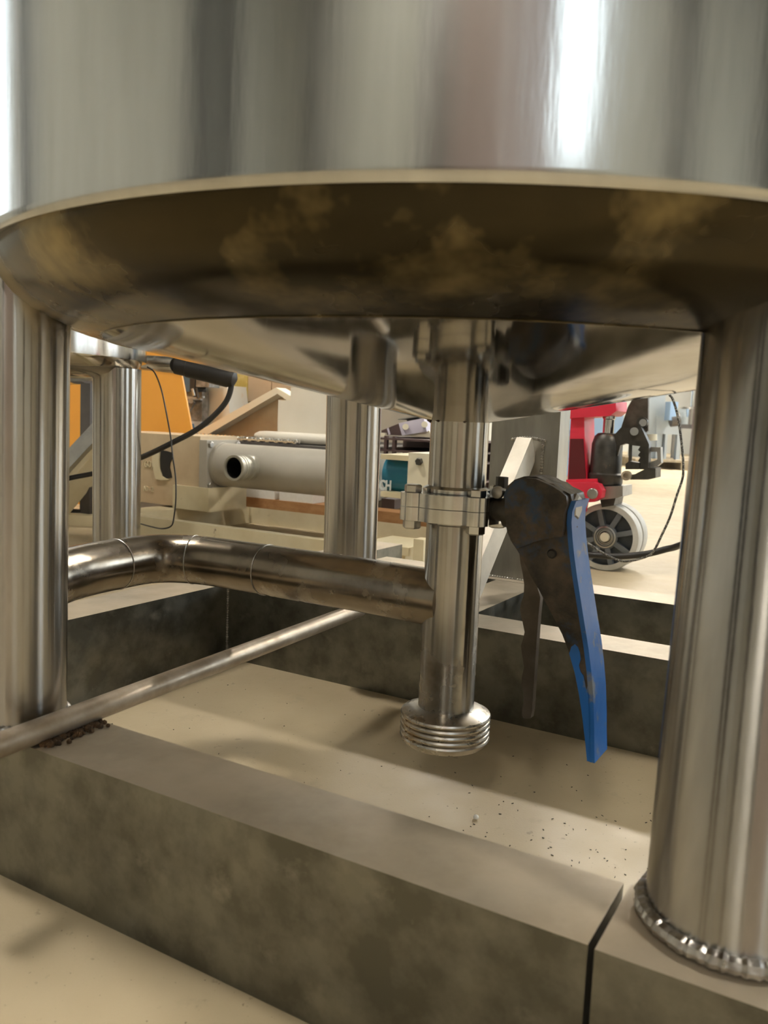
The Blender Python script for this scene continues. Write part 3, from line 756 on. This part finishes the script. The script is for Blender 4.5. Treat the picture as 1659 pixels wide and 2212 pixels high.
tr = thing('cream_trough', 'cream sheet metal trough leaning at a slant behind the chain', 'trough', W(-2.0, 2.47, SZ))
f_ = [(-2.3026, 0.2753), (-1.9249, 0.4554), (-1.7661, 0.3650), (-1.7275, 0.3023)]
obj('panel', prism(BM(), sit(f_), 2.490, 2.496), M['tan'], tr, angle=40, label='tan inner face of the trough')
f_ = [(-2.2662, 0.2948), (-1.8889, 0.4720), (-1.8799, 0.4508), (-2.2282, 0.2789)]
obj('rim', prism(BM(), f_, 2.44, 2.497), M['bone'], tr, bevel=.003, angle=40, label='pale rolled rim')
f_ = [(-1.8889, 0.4720), (-1.7972, 0.4331), (-1.8087, 0.4132), (-1.8840, 0.4507)]
obj('rim', prism(BM(), f_, 2.44, 2.497), M['bone'], tr, bevel=.003, angle=40)
wc = thing('white_carton', 'plain white carton standing on end against the back tank leg', 'carton', W(-1.7, 2.41, SZ))
uz = -1.8354, -1.5635, 0.3040, 0.4272
obj('body', boxuv(BM(), uz[0], uz[1], SZ, uz[3], 2.386, 2.430), M['white'], wc, bevel=.003)
obj('flap', boxuv(BM(), uz[0] + .05, uz[1], uz[3], uz[3] + .045, 2.39, 2.425), M['white'], wc, bevel=.002)
rl = (-0.4681, 3.0052, 0.3068)
tag(obj('white_roll', lathe(BM(), [(.002, 0), (.010, .004), (.017, .022), (.019, .05), (.019, .33), (.012, .34)], (rl[0], rl[1], SZ + .0195), UV, 32), M['white']), 'white round-ended roll lying in front of the carton', 'roll')

cl = thing('clamp_assembly', 'grey steel clamp mechanism with slate blue block beside the orange cabinet', 'machine part', W(-2.3, 2.56, SZ))
obj('blue_block', boxuv(BM(), -2.4571, -2.3923, 0.4509, 0.5133, 2.54, 2.60), M['blued'], cl, bevel=.003, label='slate blue block')
obj('black_block', boxuv(BM(), -2.3926, -2.3656, 0.4516, 0.5208, 2.535, 2.60), M['black'], cl, bevel=.003)
obj('grey_head', boxuv(BM(), -2.3728, -2.2951, 0.4709, 0.5143, 2.54, 2.60), M['clamp'], cl, bevel=.006)
uz = -2.4685, -2.3583, 0.2364, 0.4524
obj('frame_plate', boxuv(BM(), uz[0], uz[1], SZ + .0006, uz[3], 2.57, 2.605), M['clamp'], cl, bevel=.004)
obj('lever', bar(BM(), (-0.8039, 3.4007, 0.3592), (-0.7742, 3.3892, 0.4117), .010, .012), M['clamp'], cl, bevel=.002)
obj('link_arm', bar(BM(), (-0.8227, 3.4290, 0.4289), (-0.7399, 3.3750, 0.4238), .012, .010), M['galv'], cl, bevel=.002)
obj('link_arm', bar(BM(), (-0.8180, 3.4263, 0.4069), (-0.7316, 3.3702, 0.4313), .012, .008), M['clamp'], cl, bevel=.002)
obj('link_pin', cyl(BM(), (-0.7783, 3.3801, 0.4624), (-0.7694, 3.3748, 0.4335), .007, 16), M['galv'], cl)
obj('link_pin', cyl(BM(), (-0.7645, 3.3836, 0.4667), (-0.7553, 3.3783, 0.4269), .006, 16), M['jack'], cl)
obj('screw', cyl(BM(), (-0.7923, 3.4113, 0.4150), (-0.7736, 3.3310, 0.4144), .010, 16), M['galv'], cl)
kq = Vector((-0.7766, 3.3849, 0.2645)); kq.z = SZ + .0006
obj('grey_knob', lathe(BM(), [(.012, 0), (.016, .004), (.018, .02), (.012, .045)], kq, ZV, 20), M['blued'], cl) #(-0.7766, 3.3849, 0.2645)), ZV, 20), M['blued'], cl)
obj('pale_base', boxuv(BM(), uz[0] + .04, uz[1] + .03, SZ + .0006, SZ + .055, 2.53, 2.57), M['greymac'], cl, bevel=.006)

# ------------------------------------------------------------------ brown rack and lilac unit right of the back leg
rk = thing('brown_rack', 'dark brown slotted steel rack behind the blue motor', 'rack', W(-1.0, 2.35, 0))
x = -1.4499, -1.0896, 0.2442, 0.3243
for k, zz in enumerate((x[2] - .06, x[2], x[2] + .032, x[3] - .012)):
    bx('shelf_plate', rk, M['brown'], x[0], x[1], zz, zz + .006, 2.30, 2.62, .001)
for uu in (x[0], x[0] + .10, x[0] + .13, x[1] - .012):
    bx('upright', rk, M['brown'], uu, uu + .010, 0 if uu in (x[0],) or uu > x[1] - .02 else x[2], x[3], 2.302, 2.315, .001)
bx('back_sheet', rk, M['brown'], x[0], x[1], 0, x[3] - .006, 2.605, 2.62, .001)
rt = x[3] + .0008
def on_rack(poly): return [(u, max(z, rt)) for u, z in poly]
lz = [(-1.3552, 0.3649), (-1.2645, 0.3846), (-1.2507, 0.3425), (-1.3407, 0.3146)]
lu = thing('lilac_unit', 'pale lilac casing with brown end lying tilted on the brown rack', 'device', W(-.95, 2.45, rt))
obj('casing', prism(BM(), on_rack(lz), 2.40, 2.52), M['purple'], lu, bevel=.003, angle=40)
lz = [(-1.4216, 0.3381), (-1.3579, 0.3633), (-1.3435, 0.3145), (-1.3749, 0.3190), (-1.4201, 0.3062)]
obj('end_section', prism(BM(), on_rack(lz), 2.405, 2.51), M['brown'], lu, bevel=.002, angle=40, label='dark brown end section')
lz = [(-1.3995, 0.3451), (-1.3944, 0.3483), (-1.3864, 0.3275), (-1.3915, 0.3243)]
obj('pale_strip', prism(BM(), on_rack(lz), 2.402, 2.406), M['purple'], lu)
obj('toggle', boxuv(BM(), -1.4156, -1.3998, 0.3190, 0.3311, 2.39, 2.403), M['bone'], lu, bevel=.002)
for px_ in ((874, 918), (912, 912)):
    pass
obj('knob', cyl(BM(), (0.0585, 2.7427, 0.3540), (0.0580, 2.7199, 0.3543), .010, 20), M['bone'], lu)
obj('knob', cyl(BM(), (0.1179, 2.7081, 0.3642), (0.1170, 2.6856, 0.3643), .010, 20), M['bone'], lu)
lz = [(-1.3519, 0.3140), (-1.2479, 0.3457), (-1.2376, 0.3092), (-1.3827, 0.3004)]
obj('wedge', prism(BM(), on_rack(lz), 2.41, 2.50), M['bone'], lu, bevel=.002, label='bone white wedge under the casing')
pl = thing('plate_stack', 'stack of thin grey sheets behind the lilac casing', 'sheets', W(-.9, 2.58, rt))
for k in range(4):
    q = (0.1057, 2.8888, 0.3885)
    obj('sheet', bar(BM(), (0.0580, 2.9166, 0.3771), (0.1885, 2.8406, 0.4010), .10, .004), M['galv'], pl) if k == 0 else None
q = -1.3988, -1.2667, 0.3178, 0.3799
bx('support', pl, M['dark'], q[0], q[1], rt, q[3], 2.535, 2.60, .002)
gp = thing('grey_screen', 'plain grey screen standing behind the back tank leg and the brown rack', 'screen', W(-1.6, 3.1, 0))
g_ = -1.9396, -1.4596, 0.1964, 0.5003
bx('sheet', gp, M['greyp'], g_[0], g_[1], 0, g_[3], 3.07, 3.09, .002)
bx('edge_strip', gp, M['galv'], g_[0], g_[1], g_[3], g_[3] + .006, 3.065, 3.095, .001)

# ------------------------------------------------------------------ red pallet truck
tk = thing('pallet_truck', 'red hand pallet truck with black hydraulic jack and grey steering wheel', 'pallet truck', (0.6067, 2.2717, 0.0000))
TD = 2.25
def vplate(name, poly, v0, v1, m, parent=None, bevel=.002, label=None):
    return obj(name, prism(BM(), poly, v0, v1), m, parent or tk, bevel=bevel, angle=40, label=label)
vplate('mast', [(-0.7145, 0.1665), (-0.7173, 0.4384), (-0.6835, 0.4393), (-0.6808, 0.3994), (-0.6758, 0.3448), (-0.6621, 0.2354), (-0.6970, 0.2303), (-0.6929, 0.1684)], 2.20, 2.29, M['red'])
vplate('recess_shade', [(-0.7139, 0.3454), (-0.6788, 0.3471), (-0.6637, 0.2354), (-0.7115, 0.2319)], 2.196, 2.199, mat('shaded_recess_red', (.10, .006, .010), None, (.4, .5)), label='dark red plate painting the shade of the mast recess')  # shade of the mast recess, painted as a dark red plate
vplate('top_arm', [(-0.7194, 0.4234), (-0.5983, 0.4484), (-0.5953, 0.4225), (-0.6100, 0.4101), (-0.7052, 0.4008), (-0.7177, 0.3979)], 2.19, 2.30, M['red'], bevel=.004)
vplate('lower_bracket', [(-0.7121, 0.2291), (-0.6348, 0.2373), (-0.6176, 0.2338), (-0.6057, 0.2180), (-0.6079, 0.1987), (-0.6241, 0.1877), (-0.6506, 0.1830), (-0.6772, 0.1734), (-0.7080, 0.1658)], 2.15, 2.185, M['red'], bevel=.003)
vplate('cross_plate', [(-0.7158, 0.2370), (-0.6314, 0.2456), (-0.6279, 0.2312), (-0.7148, 0.2222)], 2.186, 2.31, M['red'])
obj('bracket_bolt', lathe(BM(), [(.014, 0), (.014, .007), (.012, .009)], (0.5375, 2.1747, 0.2089), (-VV), 28), M['galv'], tk)
vplate('lower_plate', [(-0.6627, 0.1886), (-0.6478, 0.1862), (-0.6509, 0.1592), (-0.6656, 0.1395), (-0.6797, 0.1627)], 2.16, 2.18, M['red'])
JV = 2.235

ja = Vector((0.5841, 2.2460, 0.2303)); jt = Vector((0.5760, 2.2507, 0.3651)); jr = Vector((0.5754, 2.2510, 0.4102))
k_ = (jt.z - ja.z)
obj('jack_cylinder', lathe(BM(), [(.030, -.012), (.044, 0), (.046, .004), (.046, .026), (.041, .030), (.040, k_ * .78), (.034, k_ * .93), (.026, k_ * .99), (.018, k_)], ja, ZV, 48), M['jack'], tk, label='oily black jack cylinder')
obj('piston_rod', lathe(BM(), [(.0145, k_ - .002), (.0145, jr.z - ja.z - .010), (.0165, jr.z - ja.z - .008), (.0165, jr.z - ja.z)], ja, ZV, 32), M['chrome'], tk, label='chromed piston rod')
obj('base_collar', lathe(BM(), [(.030, -.040), (.034, -.012)], ja, ZV, 40), M['jack'], tk)
vplate('fork_head', [(-0.6296, 0.2239), (-0.5649, 0.2312), (-0.5630, 0.2050), (-0.5769, 0.1990), (-0.6199, 0.1906), (-0.6309, 0.2067)], 2.190, 2.285, M['galv'], bevel=.004, label='grey steel fork head')
vplate('fork_neck', [(-0.6244, 0.1917), (-0.5834, 0.2000), (-0.5867, 0.1778), (-0.6179, 0.1702)], 2.20, 2.28, M['jack'])
# pump block and levers to the right of the jack
vplate('pump_block', [(-0.5694, 0.2566), (-0.5379, 0.2636), (-0.5065, 0.2824), (-0.4879, 0.2812), (-0.4862, 0.2578), (-0.5042, 0.2517), (-0.5687, 0.2470)], 2.20, 2.26, M['jack'], bevel=.003)
vplate('drawbar_plate', [(-0.5935, 0.3778), (-0.5794, 0.4339), (-0.5648, 0.4642), (-0.5296, 0.4685), (-0.5227, 0.3760), (-0.5510, 0.3567), (-0.5923, 0.3609)], 2.24, 2.252, M['lever'], label='dark steel drawbar plate')
vplate('crank_arm', [(-0.6001, 0.3629), (-0.5857, 0.3803), (-0.5441, 0.3797), (-0.5379, 0.3917), (-0.5108, 0.3410), (-0.5084, 0.2771), (-0.5306, 0.2757), (-0.5283, 0.2925), (-0.5357, 0.2968), (-0.5305, 0.3067), (-0.5367, 0.3111), (-0.5316, 0.3209), (-0.5378, 0.3253), (-0.5326, 0.3351), (-0.5527, 0.3364), (-0.5697, 0.3404), (-0.5837, 0.3348), (-0.5889, 0.3069), (-0.5958, 0.3366)], 2.21, 2.235, M['jack'], bevel=.002, label='dark toothed crank arm')
vplate('valve_body', [(-0.5657, 0.2881), (-0.5568, 0.2958), (-0.5472, 0.2940), (-0.5306, 0.2927), (-0.5294, 0.2761), (-0.5647, 0.2738)], 2.205, 2.24, M['jack'])
obj('valve_spindle', cyl(BM(), (0.6345, 2.1993, 0.2880), (0.6324, 2.2005, 0.3384), .0045, 14), M['jack'], tk)
vplate('yoke', [(-0.5138, 0.3335), (-0.4859, 0.3350), (-0.4817, 0.2949), (-0.4926, 0.2847), (-0.5101, 0.2835), (-0.5109, 0.2955), (-0.5006, 0.2985), (-0.4917, 0.3038), (-0.4943, 0.3227), (-0.5129, 0.3216)], 2.23, 2.255, M['galv'], label='grey steel yoke')
obj('cream_roller', cyl(BM(), (0.6947, 2.2337, 0.3495), (0.6936, 2.2343, 0.3664), .016, 24), M['bone'], tk)
obj('pin', cyl(BM(), (0.6356, 2.1871, 0.3723), (0.6284, 2.1623, 0.3724), .0105, 24), M['galv'], tk)
obj('pin', cyl(BM(), (0.6623, 2.2063, 0.3957), (0.6549, 2.1816, 0.3956), .0095, 24), M['galv'], tk)
obj('pin_eye', lathe(BM(), [(.014, 0), (.014, .012)], (0.6623, 2.2063, 0.3957), (-VV), 24), M['jack'], tk)
bm = BM(); lathe(bm, [(.0125, 0), (.0125, .014), (.007, .014), (.007, .006)], (0.6245, 2.1820, 0.2586), (-VV), 24); obj('hollow_pin', bm, M['rod'], tk)
# wheels
WZ = .090
wc_ = Vector((0.5872, 2.2210, 0.0944)); wc_.z = WZ
def wheel(c):
    w = obj('wheel', lathe(BM(), [(.0745, 0), (.0885, .002), (.090, .006), (.090, .040), (.0885, .044), (.0745, .046)], c, VV, 64, cap=False), M['tyre'], tk, label='grey wheel with pale tread')
    obj('core', lathe(BM(), [(.0748, .0), (.0748, .046)], c, VV, 64, cap=False), M['hub'], w)
    obj('web', lathe(BM(), [(.030, .020), (.0748, .020), (.0748, .026), (.030, .026)], c, VV, 48, cap=False), M['hub'], w)
    obj('hub_ring', lathe(BM(), [(.030, .002), (.034, .004), (.034, .044), (.020, .044), (.020, .004), (.030, .002)], c, VV, 40, cap=False), M['hub'], w)
    obj('bearing', lathe(BM(), [(.0295, .002), (.0255, .000), (.024, .004), (.0205, .003), (.019, .007), (.0155, .006), (.0150, .010)], c, VV, 40, cap=False), M['galv'], w)
    obj('axle', lathe(BM(), [(.0001, -.003), (.0115, -.003), (.0125, .000), (.0125, .03)], c, VV, 28), M['bone'], w)
    first_ = None
    for i in range(8):
        a = 2 * PI * (i + .35) / 8
        d = UV * math.cos(a) + ZV * math.sin(a)
        obj('spoke', bar(BM(), c + VV * .011 + d * .031, c + VV * .011 + d * .0745, .013, .018, VV), M['spoke'], w)
wheel(wc_)
wheel(wc_ + VV * .056)
obj('axle_bar', cyl(BM(), wc_ + VV * .02, wc_ + VV * .10, .009, 20), M['galv'], tk)
obj('axle_fork', bar(BM(), wc_ + VV * .051 + ZV * .0, wc_ + VV * .051 + ZV * .135, .030, .008, VV), M['jack'], tk)

# cables on the right
hose = [(0.3213, 1.9463, 0.0078), (0.4019, 2.0916, 0.0078)] + [(0.4422, 1.9988, 0.0709), (0.4904, 1.9707, 0.0798), (0.5514, 1.9352, 0.0849), (0.6052, 1.9039, 0.0987), (0.6482, 1.8789, 0.1172), (0.6835, 1.8353, 0.1296)] + [(0.8838, 2.1629, 0.0078), (0.9050, 1.9913, 0.0078)]
tag(obj('black_hose', sweep(BM(), hose, .0075, 14, 8), M['black']), 'thick black hose crossing in front of the truck wheel', 'hose')
tw = [(0.6064, 1.8454, 0.4561), (0.6129, 1.8416, 0.4474), (0.6222, 1.8362, 0.4199), (0.6306, 1.8313, 0.3806), (0.6378, 1.8272, 0.3362), (0.6417, 1.8248, 0.3015), (0.6417, 1.8248, 0.2764), (0.6341, 1.8293, 0.2405), (0.6253, 1.8344, 0.1939), (0.6127, 1.8417, 0.1515), (0.5996, 1.8493, 0.1137), (0.5858, 1.8574, 0.0983), (0.5557, 1.8749, 0.0846), (0.5333, 1.8879, 0.0836), (0.5053, 1.9043, 0.0946), (0.4813, 1.9182, 0.1086), (0.4638, 1.9284, 0.1192)]
tag(obj('braided_cord', sweep(BM(), tw, .0026, 10, 8), M['twine']), 'thin grey braided cord looping down before the truck wheel', 'cord')

# ------------------------------------------------------------------ far background on the right
bc = thing('blue_machine', 'pale blue machine cabinet beyond the red pallet truck', 'machine', (2.6574, 10.4407, 0.0000))
q = (2.6574, 10.4407, 0.0000)
def far_box(name, parent, m, x0, y0, x1, y1, d, dd, floor=False, bevel=.004, label=None):
    pass
obj('cabinet', boxw(BM(), (1.3057, 6.2000, 0.4330)[0], (1.7098, 6.2000, 0.4491)[0], 6.2, 7.2, 0.33, 1.6), M['bluecab'], bc, bevel=.01)
obj('door', boxw(BM(), (1.4977, 6.2000, 0.4407)[0], (1.7098, 6.2000, 0.4491)[0], 6.17, 6.2, (1.5727, 6.2000, 0.2348)[2], 1.5), M['bluecab'], bc, bevel=.008)
obj('plinth', boxw(BM(), (1.3057, 6.2000, 0.4330)[0], (1.7098, 6.2000, 0.4491)[0], 6.25, 7.1, 0, .33), M['bluecab'], bc, bevel=.01)
obj('grey_rail', boxw(BM(), (1.3057, 6.2000, 0.4330)[0], (1.7098, 6.2000, 0.4491)[0], 6.12, 6.2, (1.5706, 6.2000, 0.2652)[2], (1.5685, 6.2000, 0.2955)[2]), M['greymac'], bc, bevel=.01)

fp = thing('wooden_pallet', 'weathered wooden pallet under the grey machine in the far background', 'pallet', (2.6583, 7.7472, 0.0000))
py = 7.74
pz = (2.6488, 7.7400, 0.0891)[2]
for k in range(5):
    obj('plank', boxw(BM(), 2.28, 3.3, py + .2 * k, py + .2 * k + .16, pz - .022, pz), M['pallet'], fp)
for xx in (2.30, 2.70, 3.15):
    obj('stringer', boxw(BM(), xx, xx + .09, py, py + .96, 0, pz - .022), M['pallet'], fp)
gm = thing('grey_machine', 'pale grey machine with dark openings standing on the far pallet', 'machine', (2.6, py + .3, pz))
obj('column', boxw(BM(), (2.4231, 7.9000, 0.4759)[0], (2.5689, 7.9000, 0.4817)[0], 7.92, 8.5, pz, 1.5), M['greymac'], gm, bevel=.01)
obj('body', boxw(BM(), (2.4982, 7.9000, 0.3933)[0], (2.7214, 7.9000, 0.4022)[0], 7.90, 8.5, (2.5986, 7.9000, 0.3201)[2], (2.5854, 7.9000, 0.4909)[2]), M['greymac'], gm, bevel=.01)
for xx in (1420, 1438, 1462):
    pass
obj('stand_leg', boxw(BM(), (2.5113, 7.9000, 0.2220)[0], (2.5285, 7.9000, 0.2227)[0], 7.90, 7.96, pz, (2.5986, 7.9000, 0.3201)[2]), M['greymac'], gm, bevel=.004)
obj('stand_leg', boxw(BM(), (2.5888, 7.9000, 0.2251)[0], (2.6103, 7.9000, 0.2259)[0], 7.90, 7.96, pz, (2.5986, 7.9000, 0.3201)[2]), M['greymac'], gm, bevel=.004)
obj('stand_leg', boxw(BM(), (2.7006, 7.9000, 0.2296)[0], (2.7351, 7.9000, 0.2309)[0], 7.90, 7.96, pz, (2.5986, 7.9000, 0.3201)[2]), M['greymac'], gm, bevel=.004)
obj('back_panel', boxw(BM(), (2.5113, 7.9000, 0.2220)[0], (2.7351, 7.9000, 0.2309)[0], 8.40, 8.45, pz, (2.5986, 7.9000, 0.3201)[2]), M['dark'], gm)
obj('feed_box', boxw(BM(), (2.5656, 7.9000, 0.5242)[0], (2.6341, 7.9000, 0.5270)[0], 7.75, 7.9, (2.5887, 7.9000, 0.4482)[2], (2.5755, 7.9000, 0.6184)[2]), M['bluecab'], gm, bevel=.01)
obj('round_motor', cyl(BM(), (2.5898, 7.8000, 0.4488), (2.6654, 7.8000, 0.4603), .06, 24), M['dark'], gm)
bk = thing('steel_vat', 'round steel vat with bright lid on a dark stand in the far background', 'vat', (2.9373, 8.2000, 0.1170))
vx, vy = (2.9067, 8.2000, 0.4948)[0], 8.2
vz0, vz1, vz2 = (2.9128, 8.2000, 0.4196)[2], (2.9042, 8.2000, 0.5258)[2], (2.9010, 8.2000, 0.5655)[2]
obj('vat_body', lathe(BM(), [(.10, vz0), (.10, vz1), (.115, vz1 + .002), (.115, vz2), (.09, vz2 + .02)], (vx, vy, 0), n=40), M['chrome'], bk)
obj('stand_top', boxw(BM(), vx - .13, vx + .13, vy - .1, vy + .1, vz0 - .04, vz0), M['dark'], bk)
for a, b in ((-1, -1), (1, -1), (-1, 1), (1, 1)):
    obj('stand_leg', boxw(BM(), vx + a * .11 - .015, vx + a * .11 + .015, vy + b * .08 - .015, vy + b * .08 + .015, pz, vz0 - .04), M['galv'], bk)
obj('riser_pipe', cyl(BM(), (vx + .01, vy, vz2), (vx + .01, vy, vz2 + .35), .018, 16), M['chrome'], bk)
pp2 = thing('red_brown_screen', 'red brown screen panel at the far back wall', 'panel', (4.6, 11.6, 0))
obj('panel', boxw(BM(), 4.2, 4.9, 11.6, 11.66, .1, 1.8), M['brick'], pp2)
for xx in (4.2, 4.5, 4.84): obj('post', boxw(BM(), xx, xx + .06, 11.57, 11.6, 0, 1.85), M['galv'], pp2)

# ------------------------------------------------------------------ small things on the floor
p = Vector((0.1015, 0.7840, 0.0000))
bm = BM(); bmesh.ops.create_uvsphere(bm, u_segments=20, v_segments=12, radius=.0026, matrix=Matrix.Translation((p.x, p.y, .0024)) @ Matrix.Diagonal((1.05, .9, .92, 1)))
tag(obj('white_pellet', bm, M['pellet'], loc=(p.x, p.y, 0)), 'tiny white plastic pellet on the floor inside the frame', 'pellet')
bm = BM()
for _ in range(170):
    if random.random() < .6: u_, v_ = random.gauss(-.22, .07), random.gauss(.70, .06)
    else: u_, v_ = random.uniform(-.8, -.05), random.uniform(.5, .98)
    if v_ < .49 or v_ > .985: continue
    c = W(u_, v_, .0005); a = random.uniform(0, PI); l = random.uniform(.0004, .0013)
    d = Vector((math.cos(a), math.sin(a), 0)) * l
    bar(bm, c - d, c + d, random.uniform(.0003, .0008), .0006)
o = obj('floor_debris', bm, M['jack'], smooth=False); tag(o, 'dark crumbs and lint scattered on the floor under the valve', 'debris'); o['kind'] = 'stuff'
